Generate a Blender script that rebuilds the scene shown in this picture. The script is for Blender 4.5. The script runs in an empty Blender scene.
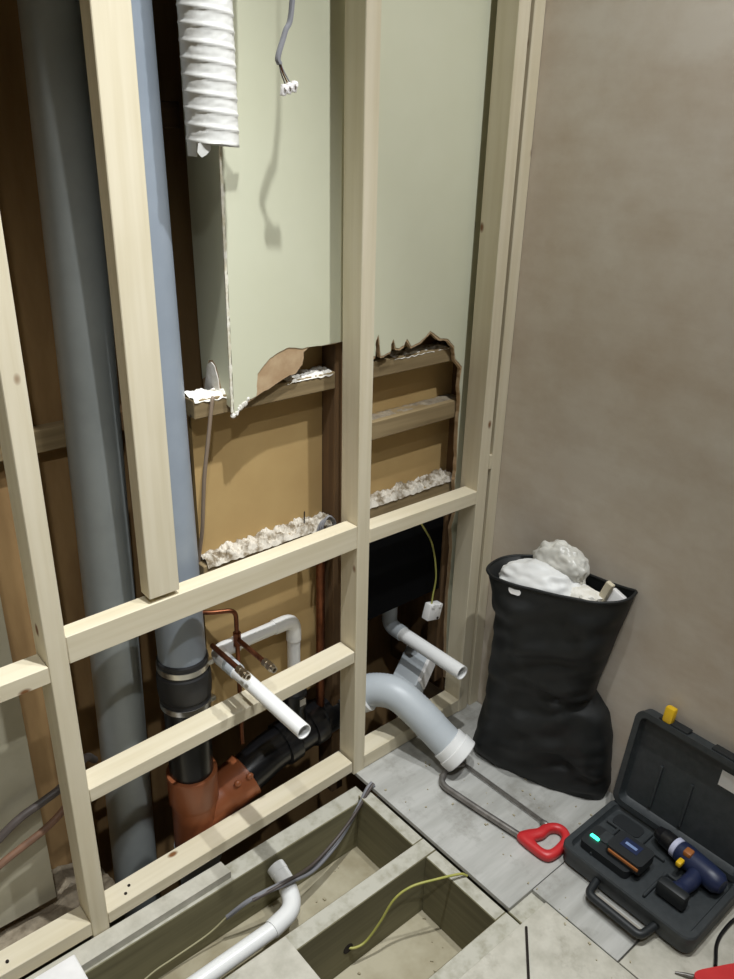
import bpy, bmesh, math, random
from mathutils import Vector, Matrix, noise as mnoise
from mathutils.geometry import tessellate_polygon

# ------------------------------------------------------------------ camera, light, exposure
scn = bpy.context.scene
COL = scn.collection
cd = bpy.data.cameras.new('camera'); cam = bpy.data.objects.new('camera', cd); COL.objects.link(cam)
cd.sensor_fit = 'VERTICAL'; cd.sensor_height = 36.0; cd.lens = 36.0 * 814.38 / 979.0
cd.clip_start = 0.02
RX = Vector((0.76038869, -0.64903687, 0.02366824))      # image right
RU = Vector((0.24990509, 0.32602782, 0.91173094))       # image up
RB = Vector((-0.5994635, -0.68735508, 0.41010549))      # backwards
M = Matrix((RX, RU, RB)).transposed().to_4x4(); M.translation = Vector((0, -1.3, 1.625))
cam.matrix_world = M
scn.camera = cam

w = bpy.data.worlds.new('world'); scn.world = w; w.use_nodes = True
w.node_tree.nodes['Background'].inputs[0].default_value = (1.0, 0.95, 0.88, 1)
w.node_tree.nodes['Background'].inputs[1].default_value = 0.05

def downlight_or_fill(loc, aim, power, angle, col=(0.96, 0.99, 1.0), r=0.022):
    l = bpy.data.lights.new('downlight_or_fill', 'SPOT'); l.energy = power; l.color = col; l.shadow_soft_size = r
    l.spot_size = math.radians(angle); l.spot_blend = 1.0
    o = bpy.data.objects.new('downlight_or_fill', l); COL.objects.link(o); o.location = loc
    o.rotation_euler = (Vector(aim) - Vector(loc)).to_track_quat('-Z', 'Y').to_euler()
    return o
downlight_or_fill((0.70, -0.62, 2.95), (0.32, -0.22, 0.2), 218, 66)
downlight_or_fill((1.30, -1.00, 2.95), (1.17, -0.35, 0.2), 116, 102)
downlight_or_fill((-0.10, -1.50, 2.95), (0.30, -0.30, 0.0), 88, 68)  # added frontal fill, no such ceiling lamp in the room

vs = scn.view_settings
vs.view_transform = 'Standard'; vs.look = 'None'; vs.gamma = 1.0; vs.use_curve_mapping = False
vs.exposure = 0.0

# ------------------------------------------------------------------ helpers
random.seed(7)
WL = {}
def srgb(r, g, b):
    f = lambda c: (c / 255 / 12.92) if c / 255 <= 0.04045 else ((c / 255 + 0.055) / 1.055) ** 2.4
    return (f(r), f(g), f(b), 1)

def finish(bm):
    bmesh.ops.recalc_face_normals(bm, faces=bm.faces[:])

def obj(name, bm, mat, parent=None, smooth=None, kind=None, label=None):
    if smooth is not None:
        for f in bm.faces: f.smooth = True
    vsx = [v.co for v in bm.verts]
    lo = Vector((min(v.x for v in vsx), min(v.y for v in vsx), min(v.z for v in vsx)))
    hi = Vector((max(v.x for v in vsx), max(v.y for v in vsx), max(v.z for v in vsx)))
    c = (lo + hi) / 2
    bmesh.ops.translate(bm, verts=bm.verts[:], vec=-c)
    me = bpy.data.meshes.new(name)
    bm.to_mesh(me); bm.free()
    if smooth:
        me.shade_smooth()
        try: me.set_sharp_from_angle(angle=math.radians(smooth))
        except Exception: pass
    o = bpy.data.objects.new(name, me); COL.objects.link(o)
    me.materials.append(mat)
    if parent is not None:
        o.parent = parent; o.location = c - WL[parent.name]
    else:
        o.location = c
    WL[o.name] = c.copy()
    if kind: o['kind'] = kind
    if label: o['label'] = label
    return o

def thing(name, label, cat, loc, group=None, kind=None):
    o = bpy.data.objects.new(name, None); COL.objects.link(o)
    o.empty_display_size = 0.05; o.location = loc; WL[o.name] = Vector(loc)
    o['label'] = label; o['category'] = cat
    if group: o['group'] = group
    if kind: o['kind'] = kind
    return o
def tag(o, label, cat, group=None, kind=None):
    o['label'] = label; o['category'] = cat
    if group: o['group'] = group
    if kind: o['kind'] = kind
    return o

def obox(bm, mat4, sx, sy, sz, bev=0.0, seg=1):
    r = bmesh.ops.create_cube(bm, size=1.0)
    vs_ = r['verts']
    bmesh.ops.scale(bm, verts=vs_, vec=(sx, sy, sz))
    if bev > 0:
        es = list({e for v in vs_ for e in v.link_edges})
        g = bmesh.ops.bevel(bm, geom=es, offset=bev, segments=seg, profile=0.5, affect='EDGES')
        vs_ = list({v for f in g['faces'] for v in f.verts} | {v for v in vs_ if v.is_valid})
    bmesh.ops.transform(bm, verts=vs_, matrix=mat4)
    return vs_
def box(x0, x1, y0, y1, z0, z1, bev=0.0, seg=1, bm=None):
    bm = bm or bmesh.new()
    obox(bm, Matrix.Translation(((x0 + x1) / 2, (y0 + y1) / 2, (z0 + z1) / 2)), abs(x1 - x0), abs(y1 - y0), abs(z1 - z0), bev, seg)
    return bm
def bar(p, q, width, height, bev=0.0, up=(0, 0, 1), bm=None):
    """rectangular bar from p to q (centre line); height along 'up', width across"""
    bm = bm or bmesh.new()
    p = Vector(p); q = Vector(q); d = (q - p); L = d.length; d.normalize()
    s = Vector(up).cross(d).normalized(); u = d.cross(s)
    m = Matrix((d, s, u)).transposed().to_4x4(); m.translation = (p + q) / 2
    obox(bm, m, L, width, height, bev)
    return bm

def catmull(pts, n=8):
    P = [Vector(p) for p in pts]; P = [P[0] * 2 - P[1]] + P + [P[-1] * 2 - P[-2]]
    out = []
    for i in range(1, len(P) - 2):
        for k in range(n):
            t = k / n; a, b, c, d = P[i - 1], P[i], P[i + 1], P[i + 2]
            out.append(0.5 * ((2 * b) + (c - a) * t + (2 * a - 5 * b + 4 * c - d) * t * t + (3 * b - a - 3 * c + d) * t ** 3))
    out.append(P[-2]); return out
def fillet(pts, rad, n=8):
    P = [Vector(p) for p in pts]; out = [P[0]]
    for i in range(1, len(P) - 1):
        a = (P[i - 1] - P[i]); b = (P[i + 1] - P[i])
        r = min(rad, a.length * 0.49, b.length * 0.49)
        p0 = P[i] + a.normalized() * r; p1 = P[i] + b.normalized() * r
        for k in range(n + 1):
            t = k / n; out.append(p0 * (1 - t) ** 2 + P[i] * 2 * t * (1 - t) + p1 * t * t)
    out.append(P[-1]); return out

def tube(pts, r, seg=16, wall=None, bm=None, cap=True, prof=None):
    """tube along pts; r number or list; wall -> hollow with open ends; prof(theta, i) -> radius factor"""
    bm = bm or bmesh.new()
    P = [Vector(p) for p in pts]; n = len(P)
    R = r if isinstance(r, (list, tuple)) else [r] * n
    T = []
    for i in range(n):
        j = i
        d = P[min(i + 1, n - 1)] - P[max(i - 1, 0)]
        if d.length < 1e-7: d = T[-1] if T else Vector((0, 0, 1))
        T.append(d.normalized())
    up = Vector((0, 0, 1)) if abs(T[0].z) < 0.9 else Vector((1, 0, 0))
    N = up.cross(T[0]).normalized()
    def ring(c, t, nn, rad, i):
        b = t.cross(nn)
        out = []
        for k in range(seg):
            a = 2 * math.pi * k / seg
            rr = rad * (prof(a, i) if prof else 1)
            out.append(bm.verts.new(c + (nn * math.cos(a) + b * math.sin(a)) * rr))
        return out
    outer = []; inner = []
    for i in range(n):
        if i: 
            N = (N - T[i] * N.dot(T[i])).normalized()
        outer.append(ring(P[i], T[i], N, R[i], i))
        if wall: inner.append(ring(P[i], T[i], N, R[i] - wall, i))
    def skin(rs, flip=False):
        for a, b in zip(rs[:-1], rs[1:]):
            for k in range(seg):
                f = [a[k], a[(k + 1) % seg], b[(k + 1) % seg], b[k]]
                bm.faces.new(f[::-1] if flip else f)
    skin(outer)
    if wall:
        skin(inner, True)
        for ro, ri, fl in ((outer[0], inner[0], True), (outer[-1], inner[-1], False)):
            for k in range(seg):
                f = [ro[k], ro[(k + 1) % seg], ri[(k + 1) % seg], ri[k]]
                bm.faces.new(f[::-1] if fl else f)
    elif cap:
        bm.faces.new(outer[0][::-1]); bm.faces.new(outer[-1])
    return bm
def lathe(base, axis, prof, seg=24, bm=None, wall=None):
    base = Vector(base); ax = Vector(axis).normalized()
    return tube([base + ax * h for h, _ in prof], [q for _, q in prof], seg, wall, bm)

def prism(pts2, place, thick, bm=None):
    """polygon (may be concave) given in 2-D, mapped by place(u,v,t) to 3-D with t in 0..thick"""
    bm = bm or bmesh.new()
    a = [bm.verts.new(place(u, v, 0)) for u, v in pts2]
    b = [bm.verts.new(place(u, v, thick)) for u, v in pts2]
    n = len(a)
    for i, j, k in tessellate_polygon([[Vector((u, v, 0)) for u, v in pts2]]):
        try: bm.faces.new((a[i], a[j], a[k])); bm.faces.new((b[k], b[j], b[i]))
        except ValueError: pass
    for i in range(n):
        bm.faces.new([a[(i + 1) % n], a[i], b[i], b[(i + 1) % n]])
    finish(bm)
    return bm
def rrect(x0, x1, y0, y1, r, n=5):
    out = []
    for cx, cy, a0 in ((x1 - r, y1 - r, 0), (x0 + r, y1 - r, 90), (x0 + r, y0 + r, 180), (x1 - r, y0 + r, 270)):
        for k in range(n + 1):
            a = math.radians(a0 + 90 * k / n); out.append((cx + r * math.cos(a), cy + r * math.sin(a)))
    return out
def loft(rings, cap0=True, cap1=True, bm=None):
    bm = bm or bmesh.new()
    vr = [[bm.verts.new(p) for p in rg] for rg in rings]
    for a, b in zip(vr[:-1], vr[1:]):
        n = len(a)
        for k in range(n): bm.faces.new([a[k], a[(k + 1) % n], b[(k + 1) % n], b[k]])
    if cap0: bm.faces.new(vr[0][::-1])
    if cap1: bm.faces.new(vr[-1])
    return bm
def lump(c, s, sub=3, amp=0.25, freq=3.0, seed=0, rot=None):
    bm = bmesh.new(); bmesh.ops.create_icosphere(bm, subdivisions=sub, radius=1.0)
    for v in bm.verts:
        d = v.co.normalized()
        k = 1 + amp * mnoise.noise(d * freq + Vector((seed * 7.3, seed * 1.7, 0))) + amp * 0.5 * mnoise.noise(d * freq * 2.7 + Vector((0, seed * 3.1, 5)))
        v.co = Vector((d.x * k * s[0], d.y * k * s[1], d.z * k * s[2]))
    m = Matrix.Translation(c)
    if rot: m = m @ Matrix.Rotation(rot[0], 4, rot[1])
    bmesh.ops.transform(bm, verts=bm.verts[:], matrix=m)
    return bm

# ------------------------------------------------------------------ materials
def nodes(name):
    m = bpy.data.materials.new(name); m.use_nodes = True
    nt = m.node_tree; return m, nt, nt.nodes['Principled BSDF']
def coords(nt, scale):
    tc = nt.nodes.new('ShaderNodeTexCoord'); mp = nt.nodes.new('ShaderNodeMapping')
    mp.inputs['Scale'].default_value = scale
    nt.links.new(tc.outputs['Object'], mp.inputs[0])
    return mp
def rnd_w(nt, k=37.0):
    oi = nt.nodes.new('ShaderNodeObjectInfo'); mu = nt.nodes.new('ShaderNodeMath'); mu.operation = 'MULTIPLY'
    nt.links.new(oi.outputs['Random'], mu.inputs[0]); mu.inputs[1].default_value = k
    return mu.outputs[0]
def noise_tex(nt, vec, scale, detail=4, rough=0.55, w=None):
    n = nt.nodes.new('ShaderNodeTexNoise'); n.noise_dimensions = '4D'
    n.inputs['Scale'].default_value = scale; n.inputs['Detail'].default_value = detail; n.inputs['Roughness'].default_value = rough
    nt.links.new(vec, n.inputs['Vector'])
    if w is not None: nt.links.new(w, n.inputs['W'])
    return n.outputs[0]
def ramp(nt, fac, stops):
    r = nt.nodes.new('ShaderNodeValToRGB')
    e = r.color_ramp.elements
    while len(e) < len(stops): e.new(0.5)
    for k, (p, c) in enumerate(stops): e[k].position = p; e[k].color = c
    nt.links.new(fac, r.inputs[0]); return r.outputs[0]
def mix(nt, fac, a, b, mode='MIX'):
    m = nt.nodes.new('ShaderNodeMix'); m.data_type = 'RGBA'; m.blend_type = mode
    for sock, val in ((m.inputs[0], fac), (m.inputs[6], a), (m.inputs[7], b)):
        if hasattr(val, 'is_linked'): nt.links.new(val, sock)
        else: sock.default_value = val
    return m.outputs[2]
def bump(nt, h, bsdf, strength=0.3, dist=0.002):
    b = nt.nodes.new('ShaderNodeBump'); b.inputs['Strength'].default_value = strength; b.inputs['Distance'].default_value = dist
    nt.links.new(h, b.inputs['Height']); nt.links.new(b.outputs[0], bsdf.inputs['Normal'])

def plain(name, c, rough=0.6, c2=None, scale=12.0, metal=0.0, bmp=0.0, stretch=(1, 1, 1), spec=None, detail=4, emit=None, lo=0.35, hi=0.65):
    m, nt, b = nodes(name)
    b.inputs['Roughness'].default_value = rough; b.inputs['Metallic'].default_value = metal
    if spec is not None: b.inputs['Specular IOR Level'].default_value = spec
    mp = coords(nt, stretch)
    nz = noise_tex(nt, mp.outputs[0], scale, detail, 0.6, rnd_w(nt))
    c2 = c2 or tuple(min(1, x * 1.18) for x in c[:3]) + (1,)
    nt.links.new(ramp(nt, nz, [(lo, c), (hi, c2)]), b.inputs['Base Color'])
    if bmp: bump(nt, nz, b, bmp)
    if emit:
        b.inputs['Emission Color'].default_value = emit[0]; b.inputs['Emission Strength'].default_value = emit[1]
    return m

def wood(name, axis, pale, dark, knot, rough=0.6, knots=0.06, bmp=0.15, grain=60.0, dust=None):
    m, nt, b = nodes(name)
    b.inputs['Roughness'].default_value = rough
    sc = [1, 1, 1]; sc[axis] = 0.045
    w_ = rnd_w(nt)
    mp = coords(nt, tuple(sc))
    g = noise_tex(nt, mp.outputs[0], grain, 3, 0.5, w_)
    mp2 = coords(nt, (1, 1, 1)); big = noise_tex(nt, mp2.outputs[0], 5.0, 3, 0.5, w_)
    col = ramp(nt, g, [(0.3, dark), (0.62, pale)])
    col = mix(nt, 0.35, col, ramp(nt, big, [(0.3, dark), (0.7, pale)]))
    sk = [11, 11, 11]; sk[axis] = 6.5
    mp3 = coords(nt, tuple(sk))
    add = nt.nodes.new('ShaderNodeVectorMath'); add.operation = 'ADD'
    nt.links.new(mp3.outputs[0], add.inputs[0])
    cmb = nt.nodes.new('ShaderNodeCombineXYZ')
    for k in range(3): nt.links.new(w_, cmb.inputs[k])
    nt.links.new(cmb.outputs[0], add.inputs[1])
    v = nt.nodes.new('ShaderNodeTexVoronoi'); v.inputs['Scale'].default_value = 1.0
    nt.links.new(add.outputs[0], v.inputs['Vector'])
    kf = ramp(nt, v.outputs['Distance'], [(knots, (1, 1, 1, 1)), (knots + 0.045, (0, 0, 0, 1))])
    col = mix(nt, kf, col, knot)
    if dust:
        ge = nt.nodes.new('ShaderNodeNewGeometry'); sx_ = nt.nodes.new('ShaderNodeSeparateXYZ')
        nt.links.new(ge.outputs['True Normal'], sx_.inputs[0])
        dn = noise_tex(nt, mp2.outputs[0], 30, 4, 0.6, w_)
        mr = nt.nodes.new('ShaderNodeMath'); mr.operation = 'MULTIPLY'
        nt.links.new(ramp(nt, sx_.outputs[2], [(0.7, (0, 0, 0, 1)), (0.9, (1, 1, 1, 1))]), mr.inputs[0])
        nt.links.new(ramp(nt, dn, [(0.3, (0.45, 0.45, 0.45, 1)), (0.55, (1, 1, 1, 1))]), mr.inputs[1])
        col = mix(nt, mr.outputs[0], col, dust)
    nt.links.new(col, b.inputs['Base Color'])
    if bmp: bump(nt, g, b, bmp, 0.001)
    return m

PINE = [wood('pine_%s' % 'xyz'[a], a, srgb(220, 210, 186), srgb(204, 192, 162), srgb(120, 78, 40)) for a in range(3)]
OLD = [wood('old_timber_%s' % 'xyz'[a], a, srgb(158, 138, 102), srgb(112, 94, 64), srgb(60, 45, 30), 0.85, 0.03) for a in range(3)]
DKW = [wood('dark_timber_%s' % 'xyz'[a], a, srgb(112, 84, 52), srgb(78, 58, 36), srgb(40, 28, 18), 0.9, 0.02) for a in range(3)]
JOI = [wood('joist_timber_%s' % 'xyz'[a], a, srgb(128, 122, 92), srgb(98, 92, 66), srgb(56, 48, 34), 0.85, 0.03, dust=srgb(182, 179, 166)) for a in range(3)]

def wall_mat():
    m, nt, b = nodes('bare_skim_plaster'); b.inputs['Roughness'].default_value = 0.75
    mp = coords(nt, (1, 1, 1)); big = noise_tex(nt, mp.outputs[0], 1.7, 5, 0.6)
    mp2 = coords(nt, (1, 1.0, 1.3)); sm = noise_tex(nt, mp2.outputs[0], 5.5, 6, 0.65)
    mp3 = coords(nt, (1, 0.6, 3.0)); st = noise_tex(nt, mp3.outputs[0], 4.0, 5, 0.6)
    c = ramp(nt, big, [(0.34, srgb(200, 182, 162)), (0.52, srgb(212, 200, 184)), (0.68, srgb(218, 211, 199))])
    c = mix(nt, 0.55, c, ramp(nt, sm, [(0.33, srgb(196, 180, 160)), (0.6, srgb(222, 214, 202))]))
    c = mix(nt, 0.12, c, ramp(nt, st, [(0.40, srgb(176, 152, 130)), (0.55, srgb(222, 213, 200))]))
    nt.links.new(c, b.inputs['Base Color']); bump(nt, st, b, 0.08, 0.002)
    return m
WALL = wall_mat()
CREAM = plain('cream_painted_plasterboard', srgb(206, 206, 180), 0.6, srgb(212, 212, 188), 3.0)
CORE = plain('torn_board_paper', srgb(172, 142, 108), 0.9, srgb(190, 164, 130), 30, bmp=0.4)
GYP = plain('white_gypsum', srgb(225, 220, 208), 0.9, srgb(245, 242, 235), 60, bmp=0.8)
DUSTGYP = plain('dirty_plaster', srgb(126, 112, 90), 0.95, srgb(206, 199, 186), 40, bmp=0.8, lo=0.38, hi=0.55)
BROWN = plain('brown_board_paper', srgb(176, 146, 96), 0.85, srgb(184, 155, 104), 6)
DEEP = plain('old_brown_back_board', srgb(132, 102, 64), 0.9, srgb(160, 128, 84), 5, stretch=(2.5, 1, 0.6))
DIM = plain('old_brown_plaster', srgb(112, 100, 90), 0.9)
CEIL = plain('darkened_ceiling_paint', srgb(150, 144, 134), 0.8)  # unseen ceiling, greyed down to lower the bounced light
GREYP = plain('grey_plastic_pipe', srgb(146, 151, 150), 0.45, srgb(158, 163, 162), 7)
GREYP2 = plain('blue_grey_plastic_pipe', srgb(138, 147, 158), 0.4, srgb(148, 157, 168), 7)
BLACKP = plain('black_plastic', srgb(20, 20, 22), 0.28, srgb(28, 28, 30), 9)
RUBBER = plain('black_rubber', srgb(30, 30, 32), 0.6, srgb(38, 38, 40), 30)
STEEL = plain('steel', srgb(190, 188, 182), 0.3, srgb(205, 203, 198), 20, metal=1.0)
CLAY = plain('orange_brown_plastic', srgb(146, 82, 48), 0.42, srgb(164, 98, 62), 9)
COPPER = plain('copper', srgb(134, 84, 58), 0.42, srgb(104, 62, 42), 30, metal=0.9)
WPIPE = plain('white_plastic_pipe', srgb(228, 228, 226), 0.3, srgb(236, 236, 234), 5)
LGREY = plain('light_grey_plastic', srgb(178, 184, 188), 0.4, srgb(188, 194, 198), 5)
WDUCT = plain('white_duct_plastic', srgb(214, 213, 208), 0.45, srgb(222, 221, 217), 40)
CABLE = plain('grey_cable_sheath', srgb(120, 120, 124), 0.5)
DCABLE = plain('dark_cable_sheath', srgb(74, 66, 62), 0.5)
BRCABLE = plain('brown_grey_cable', srgb(128, 112, 96), 0.5)
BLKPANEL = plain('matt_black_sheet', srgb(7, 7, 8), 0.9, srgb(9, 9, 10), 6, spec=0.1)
YWIRE = plain('green_yellow_wire', srgb(176, 170, 92), 0.5, srgb(156, 158, 78), 40)
WHITE = plain('white_plastic', srgb(226, 224, 222), 0.4)
CLEAR = plain('clear_connector_plastic', srgb(226, 222, 220), 0.25)
CEMENT = plain('grey_sheet_board', srgb(176, 170, 148), 0.7, srgb(190, 184, 164), 8)
MORTAR = plain('crumbly_mortar', srgb(120, 108, 90), 0.95, srgb(156, 144, 124), 45, bmp=1.0)
SOIL = plain('dark_earth', srgb(38, 32, 26), 0.95, srgb(62, 54, 44), 40, bmp=1.0)
DUSTY = plain('dusty_subfloor', srgb(150, 140, 114), 0.9, srgb(178, 170, 146), 9, bmp=0.2)
BAGM = plain('black_woven_sack', srgb(15, 17, 17), 0.6, srgb(26, 28, 28), 14, bmp=0.25)
CASE = plain('charcoal_case_plastic', srgb(46, 50, 52), 0.5, srgb(56, 60, 62), 60)
CASED = plain('dark_case_plastic', srgb(30, 33, 35), 0.5)
RED = plain('red_handle_plastic', srgb(190, 42, 46), 0.4, srgb(205, 54, 56))
SAWST = plain('dull_steel', srgb(120, 116, 112), 0.4, srgb(150, 146, 142), 40, metal=0.7)
YEL = plain('yellow_plastic', srgb(226, 182, 30), 0.4)
NAVY = plain('navy_tool_plastic', srgb(30, 38, 66), 0.4, srgb(36, 46, 78))
ORNG = plain('amber_plastic', srgb(156, 96, 50), 0.4)
LED = plain('green_led', srgb(40, 220, 150), 0.3, emit=((0.05, 0.9, 0.5, 1), 3.0))
POLY = plain('crumpled_polythene', srgb(200, 198, 190), 0.3, srgb(222, 220, 212), 14, bmp=0.6)
BAGW = plain('white_polythene', srgb(222, 222, 220), 0.45, srgb(236, 236, 234), 9, bmp=0.5)
BRASS = plain('nickel_brass', srgb(186, 176, 160), 0.3, srgb(200, 190, 172), 20, metal=1.0)
DARKH = plain('dark_hole', srgb(30, 22, 16), 0.95)

def board_mat(name, a, b2, stain, axis_stretch):
    m, nt, b = nodes(name); b.inputs['Roughness'].default_value = 0.85
    w_ = rnd_w(nt)
    g = noise_tex(nt, coords(nt, axis_stretch).outputs[0], 26, 4, 0.6, w_)
    s = noise_tex(nt, coords(nt, (1, 1, 1)).outputs[0], 7, 6, 0.7, w_)
    c = ramp(nt, g, [(0.3, a), (0.65, b2)])
    c = mix(nt, ramp(nt, s, [(0.55, (0, 0, 0, 1)), (0.72, (0.75, 0.75, 0.75, 1))]), c, stain)
    nt.links.new(c, b.inputs['Base Color']); bump(nt, g, b, 0.2, 0.001)
    return m
PLY = board_mat('dusty_plywood', srgb(156, 155, 149), srgb(184, 183, 178), srgb(126, 123, 114), (0.16, 1, 1))
DUSTB = board_mat('plaster_dusted_board', srgb(170, 166, 152), srgb(194, 190, 177), srgb(118, 112, 94), (1, 1, 1))

# ------------------------------------------------------------------ the setting
XW = 1.612
def struct(name, bm, mat, label, cat): return tag(obj(name, bm, mat), label, cat, kind='structure')
struct('wall_right', box(XW, XW + 0.12, -2.6, 0.36, -0.75, 3.00), WALL, 'bare pinkish brown skimmed plaster wall', 'wall')
struct('wall_left', box(-1.32, -1.2, -2.6, 0.36, -0.75, 3.00), WALL, 'bare dull plaster wall facing the pinkish brown wall', 'wall')
struct('wall_front', box(-1.32, XW + 0.12, -2.72, -2.6, -0.75, 3.00), DIM, 'bare dull plaster wall facing the stud frame', 'wall')
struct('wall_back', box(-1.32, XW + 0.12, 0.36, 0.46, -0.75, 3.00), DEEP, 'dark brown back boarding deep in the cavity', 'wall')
struct('ceiling', box(-1.32, XW + 0.12, -2.72, 0.46, 3.00, 3.1), CEIL, 'grey ceiling, darkened to lower the bounce', 'ceiling')

floor = tag(obj('floor', box(-1.2, XW, -2.6, -0.0, -0.23, -0.20), DUSTY), 'dusty subfloor under open joists and loose boards', 'floor', kind='structure')
obj('void_base', box(-1.2, XW, 0.0, 0.36, -0.75, -0.62), SOIL, floor)
for y0, y1, zt in ((-0.055, -0.003, -0.04), (-0.314, -0.268, -0.0125), (-0.586, -0.540, -0.0125)):
    obj('joist', box(-0.6, 1.118, y0, y1, -0.20, zt, 0.002), JOI[0], floor)
for y0, y1 in ((-0.268, -0.055), (-0.540, -0.314)):
    obj('trimmer', box(1.082, 1.118, y0, y1, -0.20, -0.0135, 0.002), JOI[1], floor)
obj('floorboard', box(1.122, 1.608, -0.545, 0.10, -0.0125, 0.0, 0.001), PLY, floor)
obj('floorboard', box(1.203, 1.608, -0.778, -0.547, -0.0125, 0.0, 0.001), PLY, floor)
obj('floorboard', box(0.62, 1.200, -2.58, -0.588, -0.0125, 0.0, 0.001), DUSTB, floor)
obj('floorboard', box(1.203, 1.608, -2.58, -0.782, -0.0125, 0.0, 0.001), DUSTB, floor)
obj('floorboard', box(-1.19, 0.612, -2.58, -0.588, -0.0125, 0.0, 0.001), DUSTB, floor)
obj('floorboard', box(-1.19, 0.688, -0.584, -0.278, -0.0125, 0.0, 0.001), DUSTB, floor)
obj('bearer', box(1.122, 1.60, -0.586, -0.540, -0.20, -0.013, 0.002), JOI[0], floor)
obj('bearer', box(1.122, 1.60, -0.80, -0.76, -0.20, -0.013, 0.002), JOI[0], floor)
obj('floorboard_remnant', prism([(0.10, -0.052), (0.694, -0.044), (0.690, -0.004), (0.10, -0.002)], lambda u, v, t: Vector((u, v, -0.04 + t)), 0.021), DUSTB, floor)
# rough brick ledge under the left end of the cavity
led = bmesh.new()
obox(led, Matrix.Translation((0.12, 0.21, -0.12)), 0.74, 0.10, 0.16, 0.004)
bmesh.ops.subdivide_edges(led, edges=led.edges[:], cuts=14, use_grid_fill=True)
for v in led.verts:
    v.co += Vector((0, 1, 1)) * 0.018 * mnoise.noise(v.co * 22) + Vector((0, .6, 1)) * 0.01 * mnoise.noise(v.co * 60)
    if v.co.x > 0.40: v.co.z -= (v.co.x - 0.40) * 0.9
obj('mortar_ledge', led, MORTAR, floor)
led = bmesh.new(); obox(led, Matrix.Translation((0.16, 0.115, -0.10)), 0.62, 0.09, 0.14, 0.004)
bmesh.ops.subdivide_edges(led, edges=led.edges[:], cuts=12, use_grid_fill=True)
for v in led.verts: v.co += Vector((0, 1, 1)) * 0.014 * mnoise.noise(v.co * 30 + Vector((4, 0, 0)))
obj('mortar_ledge', led, MORTAR, floor)

# ------------------------------------------------------------------ new timber stud frame
fr = thing('stud_frame', 'new pale pine stud frame with noggins across the open cavity', 'wall frame', (0.76, 0.03, -0.04))
def stud(x0, x1, y1, z0, z1, dx=0.0):
    b = bmesh.new(); vs_ = obox(b, Matrix.Translation(((x0 + x1) / 2, y1 / 2, (z0 + z1) / 2)), x1 - x0, y1, z1 - z0, 0.0015)
    for v in b.verts: v.co.x += dx * (v.co.z - 0.8)
    return b
obj('stud', stud(0.370, 0.408, 0.063, -0.042, 3.00), PINE[2], fr)
obj('stud', stud(1.108, 1.146, 0.063, -0.002, 3.00, -0.006), PINE[2], fr)
obj('stud', stud(1.524, 1.562, 0.063, 0.0, 3.00), PINE[2], fr)
obj('stud', stud(0.578, 0.643, 0.038, 0.764, 3.00), PINE[2], fr)
ws = obj('stud', stud(1.574, 1.611, 0.055, 0.0, 3.00), PINE[2], fr)
obj('packing_block', box(1.5625, 1.5735, 0.0, 0.05, 0.79, 0.83, 0.001), PINE[0], fr)
def hbar(x0, z0, x1, z1, depth, h):   # z = top
    return bar((x0, depth / 2, z0 - h / 2), (x1, depth / 2, z1 - h / 2), depth, h, 0.0015)
obj('noggin', hbar(0.4085, 0.750, 1.1075, 0.762, 0.040, 0.060), PINE[0], fr)
obj('noggin', hbar(1.1465, 0.742, 1.5235, 0.737, 0.045, 0.038), PINE[0], fr)
obj('noggin', hbar(0.4085, 0.381, 1.1075, 0.407, 0.058, 0.034), PINE[0], fr)
obj('noggin', hbar(-0.15, 0.698, 0.3695, 0.701, 0.055, 0.036), PINE[0], fr)
obj('sole_plate', hbar(0.4085, 0.024, 1.1075, 0.046, 0.060, 0.034), PINE[0], fr)
obj('sole_plate', hbar(-0.30, 0.029, 0.3695, 0.024, 0.058, 0.038), PINE[0], fr)
obj('sole_plate', hbar(1.1465, 0.046, 1.5235, 0.048, 0.060, 0.045), PINE[0], fr)
for x, y, z in ((0.46, 0.02, 0.027), (0.475, 0.035, 0.027), (0.20, 0.022, 0.028), (0.185, 0.035, 0.028)):
    obj('screw_head', tube([(x, y, z - 0.004), (x, y, z + 0.0008)], 0.0035, 10), DARKH, fr)

# ------------------------------------------------------------------ old partition
op = thing('old_partition', 'old stripped partition of dark studs, battens and brown paper board', 'wall frame', (1.2, 0.15, -0.2))
obj('paper_board', box(0.775, 1.119, 0.152, 0.164, 0.215, 1.072), BROWN, op)
obj('paper_board', box(0.846, 1.119, 0.152, 0.164, 1.074, 2.99), BROWN, op)
obj('paper_board', box(1.160, 1.60, 0.152, 0.164, 0.70, 2.99), BROWN, op)
obj('old_stud', box(1.120, 1.160, 0.105, 0.170, -0.15, 2.99, 0.002), DKW[2], op)
obj('old_stud', box(1.560, 1.606, 0.102, 0.350, -0.0, 2.99, 0.002), DKW[2], op)
def batten(x0, x1, y0, y1, z0, z1, m=OLD): return obj('batten', box(x0, x1, y0, y1, z0, z1, 0.002), m[0], op)
batten(0.757, 1.119, 0.102, 0.150, 1.070, 1.110)
batten(1.161, 1.559, 0.102, 0.150, 1.074, 1.114)
batten(1.161, 1.559, 0.102, 0.150, 0.916, 0.964)
batten(1.161, 1.559, 0.106, 0.150, 0.695, 0.735)
batten(0.757, 1.119, 0.106, 0.150, 0.692, 0.728)
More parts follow.
